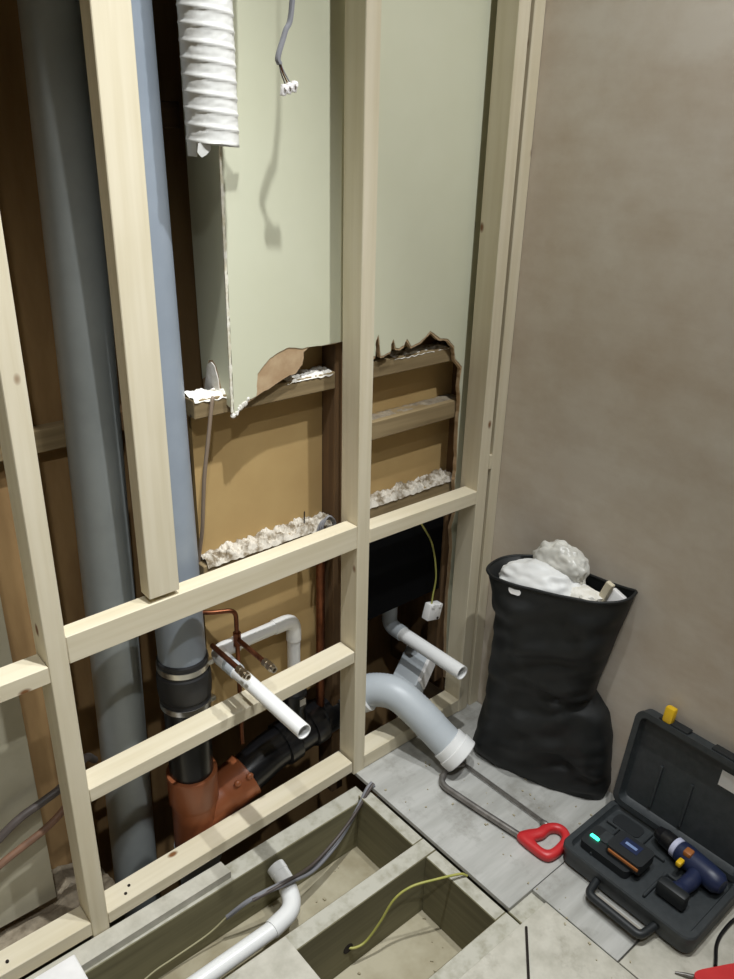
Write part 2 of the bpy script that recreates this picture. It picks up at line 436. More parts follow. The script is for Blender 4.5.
def residue(x0, x1, y0, y1, z, h, n, seed):
    bm = bmesh.new(); nx, ny = n * 2, 12
    def hh(x, y):
        q = Vector((x, y, seed * 0.37))
        v = 0.5 + 0.75 * mnoise.noise(q * 38) + 0.45 * mnoise.noise(q * 110) + 0.2 * mnoise.noise(q * 260)
        return max(0.02, min(1.15, v))
    grid = []
    for i in range(nx + 1):
        row = []
        for j in range(ny + 1):
            x = x0 + (x1 - x0) * i / nx; y = y0 + (y1 - y0) * j / ny
            if j == 0: y += 0.004 * mnoise.noise(Vector((x * 60, seed, 3))) - 0.001
            k = min(1, min(j, 2) / 2 * 0.9 + 0.1)
            row.append(bm.verts.new((x, y, z + h * hh(x, y) * k if j else z - 0.003 - 0.006 * abs(mnoise.noise(Vector((x * 45, 8, seed)))))))
        grid.append(row)
    for i in range(nx):
        for j in range(ny): bm.faces.new([grid[i][j], grid[i + 1][j], grid[i + 1][j + 1], grid[i][j + 1]])
    return bm
obj('plaster_residue', residue(0.765, 1.115, 0.101, 0.151, 0.727, 0.020, 110, 1), DUSTGYP, op)
obj('plaster_residue', residue(1.163, 1.540, 0.104, 0.151, 0.734, 0.018, 110, 2), DUSTGYP, op)
obj('plaster_residue', residue(0.985, 1.112, 0.101, 0.15, 1.109, 0.008, 26, 3), GYP, op)
obj('plaster_residue', residue(0.758, 0.835, 0.101, 0.15, 1.109, 0.010, 16, 4), GYP, op)
obj('plaster_residue', residue(1.30, 1.55, 0.102, 0.148, 1.113, 0.006, 40, 5), GYP, op)
obj('plaster_residue', residue(1.163, 1.555, 0.112, 0.15, 0.963, 0.003, 40, 6), MORTAR, op)
obj('cross_batten', box(0.69, 0.86, 0.27, 0.31, 1.607, 1.655, 0.002), DKW[0], op)
obj('cross_batten', box(-0.4, 0.68, 0.325, 0.358, 0.985, 1.035, 0.002), OLD[0], op)
obj('cross_batten', box(0.69, 0.83, 0.31, 0.355, 1.00, 1.045, 0.002), DKW[0], op)
for x0, x1 in ((-0.1, -0.05),):
    obj('old_stud', box(x0, x1, 0.335, 0.359, -0.1, 2.99, 0.002), DKW[2], op)
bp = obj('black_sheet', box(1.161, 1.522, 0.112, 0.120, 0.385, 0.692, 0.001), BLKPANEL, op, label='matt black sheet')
obj('old_stud', box(1.523, 1.559, 0.106, 0.150, 0.05, 0.694, 0.002), DKW[2], op)

# cream plasterboard with the torn lower edge
pb = thing('torn_plasterboard', 'cream painted plasterboard boxing with a broken ragged lower edge', 'plasterboard', (1.2, 0.09, 1.07))
core = [(0.839, 1.07), (0.868, 1.087), (0.894, 1.097), (0.936, 1.112), (0.966, 1.124), (0.996, 1.129), (1.015, 1.147), (1.018, 1.172), (1.031, 1.182), (1.065, 1.18), (1.137, 1.181)]
face = [(0.839, 1.07), (0.859, 1.081), (0.868, 1.094), (0.894, 1.099), (0.899, 1.146), (0.917, 1.163), (0.932, 1.175), (0.955, 1.184), (0.979, 1.19), (1.015, 1.182), (1.031, 1.183), (1.065, 1.181), (1.137, 1.182)]
teeth = [(1.20, 1.130), (1.223, 1.127), (1.224, 1.165), (1.231, 1.176), (1.240, 1.126), (1.249, 1.125), (1.271, 1.132), (1.273, 1.152), (1.279, 1.16), (1.287, 1.137), (1.297, 1.135), (1.313, 1.14), (1.322, 1.154), (1.333, 1.14), (1.337, 1.134), (1.364, 1.14), (1.383, 1.15), (1.399, 1.163), (1.415, 1.153), (1.433, 1.14), (1.463, 1.134), (1.487, 1.112), (1.494, 1.079), (1.519, 1.053), (1.516, 1.005), (1.524, 0.964), (1.522, 0.908), (1.524, 0.85), (1.529, 0.765), (1.526, 0.729), (1.539, 0.634), (1.526, 0.589), (1.537, 0.521), (1.536, 0.432), (1.533, 0.365), (1.54, 0.228), (1.554, 0.06)]
def rag(pts, amp, n=4, seed=0):
    out = []
    for i, (a, b) in enumerate(zip(pts[:-1], pts[1:])):
        for k in range(n):
            t = k / n; x = a[0] + (b[0] - a[0]) * t; z = a[1] + (b[1] - a[1]) * t
            o = amp * mnoise.noise(Vector((x * 90, z * 90, seed))); o2 = amp * mnoise.noise(Vector((x * 90, z * 90, seed + 9)))
            out.append((x + (o if k else 0), z + (o2 if k else 0)))
    out.append(pts[-1]); return out
top = [(1.603, 0.06), (1.603, 2.995), (0.835, 2.995)]
obj('board_core', prism(rag(core + [(1.19, 1.181)] + teeth, 0.004, 4, 1) + top, lambda u, v, t: Vector((u, 0.0864 + t, v)), 0.0115), CORE, pb)
tf = [(x - 0.002 if z < 1.05 else x, z + 0.006) for x, z in teeth]
tf = [(x + 0.003, z) if z < 1.06 else (x, z) for x, z in tf]
obj('board_face', prism(rag(face + [(1.19, 1.182)] + tf, 0.002, 4, 2) + top, lambda u, v, t: Vector((u, 0.0850 + t, v)), 0.0014), CREAM, pb)
# return of the boxing, facing the soil pipes
ret = [(0.0985, 1.083), (0.110, 1.092), (0.125, 1.089), (0.14, 1.098), (0.16, 1.094), (0.175, 1.100), (0.197, 1.090), (0.200, 1.2), (0.207, 1.6), (0.210, 2.995), (0.0985, 2.995)]
obj('return_board', prism(rag(ret[:7], 0.003, 3, 5) + ret[7:], lambda u, v, t: Vector((0.8335 + t, u, v)), 0.0115), CORE, pb)
retf = [(0.0855, 1.082), (0.10, 1.088), (0.118, 1.095), (0.124, 1.130), (0.135, 1.160), (0.150, 1.172), (0.168, 1.168), (0.18, 1.130), (0.197, 1.120), (0.200, 1.2), (0.207, 1.6), (0.210, 2.995), (0.0855, 2.995)]
obj('return_face', prism(rag(retf[:9], 0.002, 3, 6) + retf[9:], lambda u, v, t: Vector((0.8323 + t, u, v)), 0.0012), CREAM, pb)
obj('broken_gypsum', residue(0.0, 0.07, 0.0, 0.055, 0.0, 0.008, 16, 8), GYP, pb) if False else None
bm = bmesh.new()
pts = rag([(0.128, 1.096), (0.130, 1.135), (0.142, 1.160), (0.155, 1.166), (0.172, 1.158), (0.182, 1.125), (0.190, 1.098)], 0.003, 3, 8)
bm = prism(pts, lambda u, v, t: Vector((0.8312 + t, u, v)), 0.0022)
obj('bare_gypsum', bm, GYP, pb)
# chipped corner bead
bm = bmesh.new(); n = 240; rows = []
for i in range(n + 1):
    z = 1.075 + 1.92 * i / n
    chip = max(0.0, mnoise.noise(Vector((z * 60, 0, 0)))) * 0.003
    wv = 0.0022 + 0.0028 * abs(mnoise.noise(Vector((z * 45, 3, 0))))
    rows.append([bm.verts.new(p) for p in ((0.8322, 0.0845 + wv * 1.6, z), (0.8316 - chip * .3, 0.0838 - chip * 0.3, z), (0.8326 + wv * 1.9, 0.0846, z), (0.836, 0.088, z))])
for a, b in zip(rows[:-1], rows[1:]):
    for k in range(4): bm.faces.new([a[k], a[(k + 1) % 4], b[(k + 1) % 4], b[k]])
finish(bm)
obj('corner_bead', bm, plain('chipped_corner_filler', srgb(200, 192, 164), 0.8, srgb(238, 235, 224), 70), pb)
# torn paper fringe hanging at the tip
for k in range(7):
    x = 0.838 + k * 0.006 + random.uniform(-.001, .001)
    obj('torn_flake', lump((x, 0.087, 1.070 + 0.004 * k + random.uniform(-.003, .004)), (0.006, 0.003, 0.007), 2, 0.5, 2.5, k), GYP, pb)

# ------------------------------------------------------------------ pipes
sp = thing('soil_pipe', 'thick grey soil pipe rising full height beside the doubled dark boarding', 'pipe', (0.573, 0.24, -0.62))
px = lambda z: 0.602 + 0.024 * (z - 1.1)
obj('pipe_run', tube([(px(z), 0.24, z) for z in (-0.62, 0.0, 0.5, 1.0, 1.5, 2.995)], 0.055, 40), GREYP, sp, 40)
sp['label'] = 'thick dull grey soil pipe without any joint rising through the cavity'

st = thing('soil_stack', 'blue grey soil stack joined by a clamped black rubber coupling to an orange brown branch', 'pipe', (0.70, 0.13, -0.62))
sx = lambda z: 0.700 - 0.013 * (z - 0.5)
obj('pipe_run', tube([(sx(z), 0.13, z) for z in (0.43, 0.8, 1.2, 1.6, 2.995)], 0.054, 40), GREYP2, st, 40)
rc = obj('rubber_coupling', lathe((0.70, 0.13, 0.370), (0, 0, 1), [(0, .056), (0.002, .0585), (.030, .0585), (.032, .0575), (.034, .0575), (.038, .061), (.055, .0625), (.085, .0625), (.100, .061), (.104, .0575), (.106, .058), (.136, .058), (.140, .055)], 40), RUBBER, st, 30)
for z in (0.384, 0.488):
    b = tube([(0.70, 0.13, z - 0.007), (0.70, 0.13, z + 0.007)], 0.0602, 40)
    obox(b, Matrix.Translation((0.700 + 0.05, 0.13 - 0.036, z)), 0.014, 0.014, 0.013, 0.002)
    obj('clamp_band', b, STEEL, rc, 30)
obj('black_pipe', tube([(0.70, 0.13, 0.10), (0.70, 0.13, 0.375)], 0.053, 40), BLACKP, st, 40)
# orange-brown branch fitting
bm = lathe((0.70, 0.13, -0.075), (0, 0, 1), [(0, .056), (.01, .058), (.06, .057), (.14, .056), (.15, .058), (.157, .0615), (.230, .0615), (.237, .0625), (.244, .0615), (.246, .056)], 40)
bd = Vector((0.86, 0, 0.30)).normalized()
tube([Vector((0.69, 0.13, 0.005)) + bd * t for t in (0, .09, .102, .110, .160, .166, .173, .175)], [.052, .054, .056, .060, .060, .0625, .0615, .054], 40, bm=bm)
obj('branch_fitting', bm, CLAY, st, 35)
for p in ((0.80, 0.085, 0.095), (0.835, 0.083, 0.100)):
    obj('fitting_lug', lump(p, (0.010, 0.008, 0.010), 2, 0.1), CLAY, st, 50)
obj('lower_pipe', tube([(0.70, 0.13, -0.60), (0.70, 0.13, -0.12), (0.70, 0.13, -0.118), (0.70, 0.13, -0.072)], [0.052, 0.052, 0.060, 0.060], 32), LGREY, st, 40)
q0 = Vector((0.69, 0.13, 0.005)) + bd * 0.13
obj('black_branch_pipe', tube(fillet([q0, q0 + bd * 0.06, (0.93, 0.135, 0.088), (1.24, 0.135, 0.135)], 0.03), 0.0535, 36), BLACKP, st, 40)
for x in (0.985, 1.075, 1.165):
    z = 0.088 + (x - 0.93) * 0.152
    obj('pipe_socket', tube([(x - 0.022, 0.135, z - 0.003), (x - 0.018, 0.135, z - .003), (x + 0.018, 0.135, z + 0.003), (x + 0.022, 0.135, z + 0.003)], [0.055, 0.0605, 0.0605, 0.055], 36), BLACKP, st, 35)
# boss adaptor for the waste pipe
obj('boss_adaptor', lathe((1.01, 0.13, 0.135), (0, 0, 1), [(0, .030), (.05, .030), (.055, .028), (.075, .028), (.078, .034), (.118, .034), (.122, .031), (.124, .022)], 28), BLACKP, st, 35)
obj('sticker', box(1.004, 1.022, 0.0945, 0.0965, 0.226, 0.246), WHITE, st)

wp = thing('waste_pipe', 'white waste pipe turning twice and poking its open end out over the middle noggin', 'pipe', (0.9, 0.05, 0.25))
W0 = Vector((0.783, 0.125, 0.480)); W1 = Vector((1.010, 0.128, 0.478)); W2 = Vector((1.010, 0.13, 0.245))
obj('pipe_run', tube([(0.783, -0.225, 0.478), (0.783, 0.06, 0.480)], 0.0168, 32, wall=0.002), WPIPE, wp, 40)
obj('pipe_coupler', tube([(0.783, 0.030, 0.480), (0.783, 0.075, 0.480)], 0.0186, 32), LGREY, wp, 40)
obj('pipe_elbow', tube(fillet([(0.783, 0.068, 0.480), W0, W0 + Vector((0.06, 0, 0))], 0.035), 0.0192, 28), WPIPE, wp, 40)
obj('pipe_run', tube([W0 + Vector((0.05, 0, 0)), W1 - Vector((0.05, 0, 0))], 0.0168, 28), WPIPE, wp, 40)
obj('pipe_elbow', tube(fillet([W1 - Vector((0.06, 0, 0)), W1, W1 - Vector((0, 0, 0.06))], 0.04), 0.0192, 28), WPIPE, wp, 40)
obj('pipe_run', tube([W1 - Vector((0, 0, 0.05)), W2], 0.0168, 28), WPIPE, wp, 40)

def hexfit(bm, p, L=0.018, r=0.0125):
    p = Vector(p)
    tube([p, p + Vector((0, L, 0))], r, 6, bm=bm); return bm
cp = thing('copper_supply', 'thin copper supply pipework with two capped compression ends behind the waste pipe', 'pipe', (0.8, 0.1, 0.2))
obj('pipe_run', tube(fillet([(0.71, 0.200, 0.592), (0.772, 0.128, 0.592), (0.828, 0.100, 0.592), (0.828, 0.100, 0.20)], 0.02), 0.0055, 14), COPPER, cp, 40)
obj('pipe_run', tube([(0.828, 0.100, 0.512), (0.828, -0.035, 0.512)], 0.0062, 14), COPPER, cp, 40)
obj('pipe_run', tube([(0.757, 0.092, 0.529), (0.757, -0.04, 0.529)], 0.0062, 14), COPPER, cp, 40)
for x, y, z in ((0.828, -0.05, 0.512), (0.757, -0.055, 0.529)):
    b = tube([(x, y - .004, z), (x, y + 0.006, z)], 0.0078, 20, wall=0.0025)
    hexfit(b, (x, y + 0.006, z), 0.012, 0.0108); tube([(x, y + .018, z), (x, y + .024, z)], 0.0078, 18, bm=b); hexfit(b, (x, y + 0.024, z), 0.012, 0.0102)
    obj('compression_nut', b, BRASS, cp, 30)
b = tube([(0.828, 0.100, 0.495), (0.828, 0.100, 0.530)], 0.0095, 14); obj('tee_joint', b, COPPER, cp, 40)
tag(obj('copper_riser', tube(fillet([(1.096, 0.128, 0.16), (1.096, 0.128, 0.70), (1.096, 0.140, 0.715)], 0.02), 0.0115, 18), COPPER, None, 40), 'single straight copper riser against the dark old stud', 'pipe')

# grey flexible pan connector
pc = thing('pan_connector', 'grey flexible toilet connector with white collars lying on the boards', 'pipe', (1.335, -0.15, 0.0))
pth = catmull([(1.205, 0.115, 0.150), (1.240, 0.075, 0.178), (1.272, 0.015, 0.186), (1.298, -0.050, 0.150), (1.322, -0.115, 0.100), (1.336, -0.150, 0.074)], 16)
obj('flexible_body', tube(pth, [0.0455 + (0.0012 * (i % 2) if i < 58 else 0) for i in range(len(pth))], 36, wall=0.003), LGREY, pc, 60)
e = pth[-1]; d = (pth[-1] - pth[-6]).normalized()
obj('end_collar', tube([e - d * 0.020, e - d * .018, e + d * 0.004, e + d * 0.006, e + d * 0.034, e + d * 0.036], [0.047, 0.0505, 0.0505, 0.054, 0.054, 0.0525], 40, wall=0.006), WPIPE, pc, 35)
e = pth[10]; d = (pth[12] - pth[9]).normalized()
obj('end_collar', tube([e - d * 0.016, e - d * .014, e + d * 0.006, e + d * 0.008], [0.049, 0.056, 0.056, 0.049], 40), WPIPE, pc, 35)

wp2 = thing('waste_pipe', 'white waste pipe stub sticking out straight above the grey flexible connector', 'pipe', (1.41, 0.05, 0.24))
obj('pipe_run', tube([(1.41, -0.10, 0.258), (1.41, 0.15, 0.258)], 0.0205, 28, wall=0.0025), WPIPE, wp2, 40)
obj('pipe_elbow', tube(fillet([(1.41, 0.14, 0.258), (1.41, 0.20, 0.258), (1.41, 0.20, 0.33)], 0.04), 0.023, 28), LGREY, wp2, 40)

wt = thing('white_trap_box', 'chalky white plastic box half hidden under the stub pipe beside the connector', 'box', (1.45, 0.14, 0.02))
mt = Matrix.Translation((1.455, 0.125, 0.125)) @ Matrix.Rotation(math.radians(-28), 4, 'Y') @ Matrix.Rotation(math.radians(20), 4, 'Z')
b = bmesh.new(); obox(b, mt, 0.15, 0.09, 0.06, 0.008, 2); obj('box_body', b, LGREY, wt, 40)
b = bmesh.new(); obox(b, mt @ Matrix.Translation((-0.01, -0.044, 0.005)), 0.09, 0.012, 0.05, 0.003); obj('box_lid', b, WHITE, wt)
b = bmesh.new(); obox(b, Matrix.Translation((1.455, 0.15, 0.045)), 0.06, 0.06, 0.09, 0.003); obj('box_foot', b, LGREY, wt)

# waste pipe under the floor
uw = thing('underfloor_pipe', 'white waste pipe bending through the joist bay below floor level', 'pipe', (0.7, -0.17, -0.12))
obj('pipe_run', tube([(0.30, -0.180, -0.112), (0.735, -0.182, -0.10)], 0.020, 28), WPIPE, uw, 40)
obj('pipe_elbow', tube(fillet([(0.715, -0.182, -0.10), (0.790, -0.170, -0.098), (0.812, -0.10, -0.088), (0.812, -0.062, -0.078)], 0.035), 0.0225, 28), WPIPE, uw, 40)
obj('pipe_sleeve', tube([(0.812, -0.078, -0.082), (0.812, -0.0575, -0.077)], 0.0238, 28, wall=0.004), WPIPE, uw, 40)

# ------------------------------------------------------------------ white flexible duct and hanging cable
fd = thing('flexible_duct', 'white ribbed flexible extractor duct hanging down with a torn end', 'duct', (0.78, 0.02, 1.59))
bm = bmesh.new(); seg, n = 56, 480; rings = []; z0, z1 = 1.585, 2.99
for i in range(n + 1):
    z = z0 + (z1 - z0) * i / n; rg = []
    for k in range(seg):
        a = 2 * math.pi * k / seg
        ph = (z / 0.0245 + a / (2 * math.pi)) % 1.0
        r = 0.0440 + 0.0020 * math.exp(-((ph - 0.5) / 0.10) ** 2)
        if not 0.3 < ph < 0.7: r += 0.0011 * mnoise.noise(Vector((a * 14 + z * 130, z * 45, 0)))
        zz = z
        if i == 0: zz = z - 0.004 * math.cos(a) + (-0.022 if 2.6 < a < 3.5 else 0)
        rg.append(bm.verts.new((0.783 - 0.012 * (z - 1.6) + r * math.cos(a), 0.022 + r * math.sin(a), zz)))
    rings.append(rg)
for a, b in zip(rings[:-1], rings[1:]):
    for k in range(seg): bm.faces.new([a[k], a[(k + 1) % seg], b[(k + 1) % seg], b[k]])
o = obj('duct_sleeve', bm, WDUCT, fd, 60)
so = o.modifiers.new('thickness', 'SOLIDIFY'); so.thickness = 0.0015
bm = prism(rag([(0.0, 0.0), (0.016, 0.002), (0.017, -0.010), (0.010, -0.018), (0.004, -0.022), (-0.002, -0.014)], 0.001, 2, 4), lambda u, v, t: Vector((0.742 + u, -0.0005 + t - u * 0.6, 1.588 + v)), 0.0015)
obj('torn_flap', bm, WDUCT, fd)

hc = thing('hanging_cable', 'grey twin cable dangling with a clear connector strip on its end', 'cable', (0.905, -0.03, 1.66))
pth = catmull([(0.926, -0.045, 2.98), (0.923, -0.035, 2.0), (0.915, -0.03, 1.803), (0.900, -0.03, 1.76), (0.885, -0.03, 1.723), (0.888, -0.03, 1.712)], 8)
obj('cable_sheath', tube(pth, 0.0042, 12, prof=lambda a, i: 1.25 if abs(math.cos(a)) > 0.6 else 1), CABLE, hc, 50)
for k, (dx, c) in enumerate(((0, DCABLE), (0.006, COPPER), (0.012, CABLE))):
    obj('wire_core', tube(catmull([(0.887 + dx * .2, -0.03, 1.715), (0.889 + dx * .6, -0.032, 1.70), (0.897 + dx, -0.032, 1.683)], 5), 0.0012, 8), c, hc, 50)
for k in range(3):
    b = bmesh.new(); p = Vector((0.894 + 0.0095 * k, -0.032 - 0.002 * k, 1.673 + 0.003 * k))
    obox(b, Matrix.Translation(p) @ Matrix.Rotation(0.2, 4, 'Y'), 0.0085, 0.010, 0.018, 0.0018, 2)
    tube([p + Vector((0, -0.004, 0.003)), p + Vector((0, -0.009, 0.003))], 0.003, 10, bm=b)
    obj('terminal', b, CLEAR, hc, 40)

tag(obj('cavity_cable', tube(catmull([(0.800, 0.098, 1.112), (0.794, 0.0955, 1.100), (0.779, 0.094, 1.02), (0.768, 0.100, 0.935), (0.763, 0.112, 0.82), (0.763, 0.14, 0.70), (0.80, 0.145, 0.62)], 8), 0.0042, 10), BRCABLE, None, 50), 'thin brown grey cable dropping from the broken boxing past the paper board', 'cable')
lc = thing('looped_cable', 'grey cable tied in a small loop on the crumbly ledge', 'cable', (1.09, 0.1, 0.7))
for k in range(3):
    dy = 0.006 * k
    obj('cable_strand', tube(catmull([(1.056 + dy, 0.095 - dy, 0.66), (1.058 + dy, 0.093 - dy, 0.712), (1.066, 0.092 - dy, 0.742), (1.084, 0.092 - dy, 0.752 + dy), (1.104, 0.092 - dy, 0.742), (1.110 - dy, 0.094 - dy, 0.715), (1.112 - dy, 0.097 - dy, 0.66)], 6), 0.0028, 10), CABLE, lc, 50)
tag(obj('nail', tube([(1.040, 0.12, 0.728), (1.040, 0.118, 0.775)], 0.0016, 8), DARKH), 'dark nail standing up in the plaster covered ledge', 'nail')

yw = thing('earth_wire', 'green yellow earth wire hanging across the black sheet with a white terminal block', 'wire', (1.46, 0.08, 0.33))
obj('wire_run', tube(catmull([(1.40, 0.111, 0.665), (1.412, 0.085, 0.633), (1.449, 0.08, 0.565), (1.471, 0.08, 0.463), (1.464, 0.08, 0.40), (1.460, 0.08, 0.362)], 8), 0.0026, 10), YWIRE, yw, 50)
b = bmesh.new(); mt = Matrix.Translation((1.468, 0.082, 0.344)) @ Matrix.Rotation(0.25, 4, 'Y')
obox(b, mt, 0.052, 0.026, 0.050, 0.003, 2)
for k in (-1, 1): obox(b, mt @ Matrix.Translation((0.015 * k, -0.012, 0.020)), 0.014, 0.006, 0.014, 0.002)
obj('terminal_block', b, WHITE, yw, 40)
b = tube([mt @ Vector((0.014, -0.0125, -0.018)), mt @ Vector((0.014, -0.0150, -0.018))], 0.004, 10); obj('block_screw', b, DARKH, yw)

# ------------------------------------------------------------------ left end: sheet board, cables, white carton
tag(obj('sheet_board', box(-0.35, 0.342, 0.128, 0.140, 0.005, 1.6, 0.001), CEMENT), 'pale grey sheet board standing in the cavity behind two dark cables', 'board')
tag(obj('thick_cable', tube(catmull([(0.12, 0.095, 0.20), (0.2, 0.09, 0.25), (0.248, 0.09, 0.284), (0.292, 0.09, 0.309), (0.345, 0.09, 0.324), (0.39, 0.10, 0.331), (0.46, 0.16, 0.32), (0.50, 0.22, 0.25)], 8), 0.0088, 14), DCABLE, None, 50), 'upper dark cable crossing the pale sheet board', 'cable')
tag(obj('thick_cable', tube(catmull([(0.10, 0.095, 0.13), (0.18, 0.09, 0.185), (0.237, 0.09, 0.215), (0.284, 0.09, 0.232), (0.334, 0.09, 0.249), (0.382, 0.10, 0.267), (0.45, 0.15, 0.27), (0.50, 0.20, 0.2)], 8), 0.0080, 14), plain('rusty_cable', srgb(104, 78, 62), 0.6, srgb(132, 96, 72), 20), None, 50), 'lower rust brown cable crossing the pale sheet board', 'cable')
b = box(-0.02, 0.314, -0.235, -0.044, 0.002, 0.022, 0.002)
tag(obj('white_carton', b, WHITE), 'flat white board lying on the floor against the sole plate', 'board')

# cables and earth wire in the open joists
bc = thing('floor_cables', 'bundle of grey cables draped through the open joist bay over the white pipe', 'cable', (0.8, -0.09, -0.1))
base = [(1.128, -0.058, 0.006), (1.105, -0.062, -0.002), (1.052, -0.076, -0.045), (0.981, -0.088, -0.087), (0.888, -0.103, -0.098), (0.798, -0.122, -0.058), (0.710, -0.105, -0.066), (0.654, -0.082, -0.106)]
for k in range(3):
    oz = (0.0, 0.008, -0.006)[k]; oy = (0, -0.006, -0.008)[k]
    pp = [(x, y + oy * (0.6 + 0.8 * math.sin(i * 1.3 + k)), z + oz * (0.6 + 0.9 * math.cos(i * 1.1 + k * 2))) for i, (x, y, z) in enumerate(base[:8 - (k == 1)])]
    obj('cable_strand', tube(catmull(pp, 8), 0.0045, 10), (CABLE, DCABLE, CABLE)[k], bc, 50)
obj('cable_tail', tube(catmull([(0.654, -0.082, -0.106), (0.620, -0.075, -0.13), (0.587, -0.07, -0.142), (0.52, -0.066, -0.150), (0.461, -0.068, -0.150), (0.38, -0.08, -0.16)], 6), 0.0022, 8), plain('pale_cable', srgb(150, 144, 112), 0.6), bc, 50)
tag(obj('floor_earth_wire', tube(catmull([(0.836, -0.305, -0.132), (0.850, -0.320, -0.135), (0.880, -0.328, -0.130), (0.912, -0.340, -0.08), (0.945, -0.350, -0.02), (0.985, -0.365, 0.006), (1.04, -0.39, 0.011), (1.10, -0.410, 0.002), (1.1195, -0.417, -0.0115)], 8), 0.0030, 10), YWIRE, None, 50), 'green yellow earth wire arching from a joist hole to the floorboard edge', 'wire')
obj('joist_hole', tube([(0.838, -0.3150, -0.132), (0.838, -0.3135, -0.132)], 0.014, 16), DARKH, floor)

# ------------------------------------------------------------------ rubble sack
sk = thing('rubble_sack', 'tall black rubble sack slumped against the plaster wall', 'sack', (1.50, -0.32, 0.0))
#   z, front-left point, front-right point, thickness
prof = [(0.002, (1.415, -0.150), (1.535, -0.500), 0.060), (0.03, (1.408, -0.142), (1.530, -0.508), 0.070), (0.10, (1.408, -0.150), (1.522, -0.500), 0.082),
        (0.18, (1.412, -0.155), (1.520, -0.492), 0.088), (0.245, (1.412, -0.160), (1.522, -0.470), 0.086), (0.285, (1.410, -0.163), (1.512, -0.430), 0.088),
        (0.33, (1.408, -0.166), (1.510, -0.436), 0.092), (0.40, (1.405, -0.168), (1.508, -0.450), 0.096), (0.48, (1.405, -0.165), (1.506, -0.462), 0.098),
        (0.545, (1.402, -0.148), (1.508, -0.476), 0.100), (0.580, (1.400, -0.134), (1.512, -0.482), 0.100), (0.597, (1.400, -0.128), (1.514, -0.484), 0.100)]
def sack_ring(z, A, B, th, seed=0, inset=0.0, seg=72, wr=1.0):
    A = Vector((A[0], A[1], 0)); B = Vector((B[0], B[1], 0)); d = (B - A); L = d.length; d.normalize(); nrm = Vector((-d.y, d.x, 0))
    if nrm.x < 0: nrm = -nrm
    c = (A + B) / 2 + nrm * th * 0.95
    out = []
    for k in range(seg):
        a = 2 * math.pi * k / seg; ca, sa = math.cos(a), math.sin(a)
        ex = 0.72
        u = math.copysign(abs(ca) ** ex, ca) * (L / 2 - inset); v = math.copysign(abs(sa) ** ex, sa) * (th - inset)
        p = c + d * u + nrm * v
        p.z = z
        q = Vector((p.x * 9, p.y * 9, z * 7))
        o = nrm * (mnoise.noise(q) * 0.020 + mnoise.noise(q * 2.3) * 0.012 + 0.014 * mnoise.noise(Vector((p.y * 10 + z * 22, z * 9, 3)))) * wr
        for zc, sl, wd, am in ((0.300, 0.25, 0.012, 0.012), (0.235, -0.45, 0.014, 0.013), (0.13, 0.5, 0.018, 0.010), (0.40, -0.2, 0.016, 0.008), (0.06, -0.3, 0.014, 0.008)):
            dz = z - (zc + sl * (p.y + 0.32)); fade = math.exp(-((p.y + 0.40) / 0.13) ** 2)
            o += nrm * (am * math.exp(-(dz / wd) ** 2) - 0.6 * am * math.exp(-((dz - 1.8 * wd) / wd) ** 2)) * fade * wr
        p += o
        p.x = min(p.x, XW - 0.002)
        out.append(p)
    return out
def interp(z):
    for a, b in zip(prof[:-1], prof[1:]):
        if a[0] <= z <= b[0]:
            t = (z - a[0]) / (b[0] - a[0]); f = lambda p, q: p + (q - p) * t
            return (z, (f(a[1][0], b[1][0]), f(a[1][1], b[1][1])), (f(a[2][0], b[2][0]), f(a[2][1], b[2][1])), f(a[3], b[3]))
    return prof[-1]
rings = []
NZ = 60
for i in range(NZ + 1):
    z = 0.002 + (0.597 - 0.002) * i / NZ
    rg = sack_ring(*interp(z), wr=0.25 if i == 0 else (0.4 if i > NZ - 5 else 1.0))
    if i: 
        for p in rg:
            fade = 0.0 if i > NZ - 1 and False else 1.0
            p.z += 0.010 * mnoise.noise(Vector((p.x * 6, p.y * 6, z * 5))) * min(1, i / 6)
            if z > 0.45: p.z += ((-p.y - 0.31) * 0.12) * (z - 0.45) / 0.15
    rings.append(rg)
inner = []
for dz, ins in ((0.0, 0.003), (-0.04, 0.006), (-0.10, 0.010)):
    zz = 0.597 + dz; rg = sack_ring(*interp(min(zz, .597)), inset=ins, wr=0.4)
    for p in rg:
        p.z += 0.010 * mnoise.noise(Vector((p.x * 6, p.y * 6, zz * 5))) + ((-p.y - 0.31) * 0.12) * (zz - 0.45) / 0.15
        p.x = min(p.x, XW - 0.005)
    inner.append(rg)
obj('sack_body', loft(rings + inner, True, True), BAGM, sk, 70)
# rolled hem
hem = tube(rings[-1] + [rings[-1][0]], 0.004, 8, cap=False); obj('sack_hem', hem, BAGM, sk, 60)
cand = [(i, k) for i in range(NZ) for k in range(72) if rings[i][k].x < 1.47]
ii, kk = min(cand, key=lambda c: (rings[c[0]][c[1]].y + 0.226) ** 2 + (rings[c[0]][c[1]].z - 0.563) ** 2)
hc_ = rings[ii][kk].copy(); hu = (rings[ii][(kk + 2) % 72] - rings[ii][(kk - 2) % 72]).normalized()
hu = hu if hu.y < 0 else -hu; hv = (rings[min(ii + 3, NZ)][kk] - rings[ii - 3][kk]).normalized(); hn = hu.cross(hv).normalized()
hn = hn if hn.x < 0 else -hn
hb = prism(rrect(-0.017, 0.017, -0.0075, 0.0075, 0.0074, 6), lambda u, v, t: hc_ + hu * u + hv * (v + u * u * 12) + hn * (t - 0.004), 0.006)
obj('hand_hole', hb, WHITE, sk, label='white rubble showing through the hand hole')

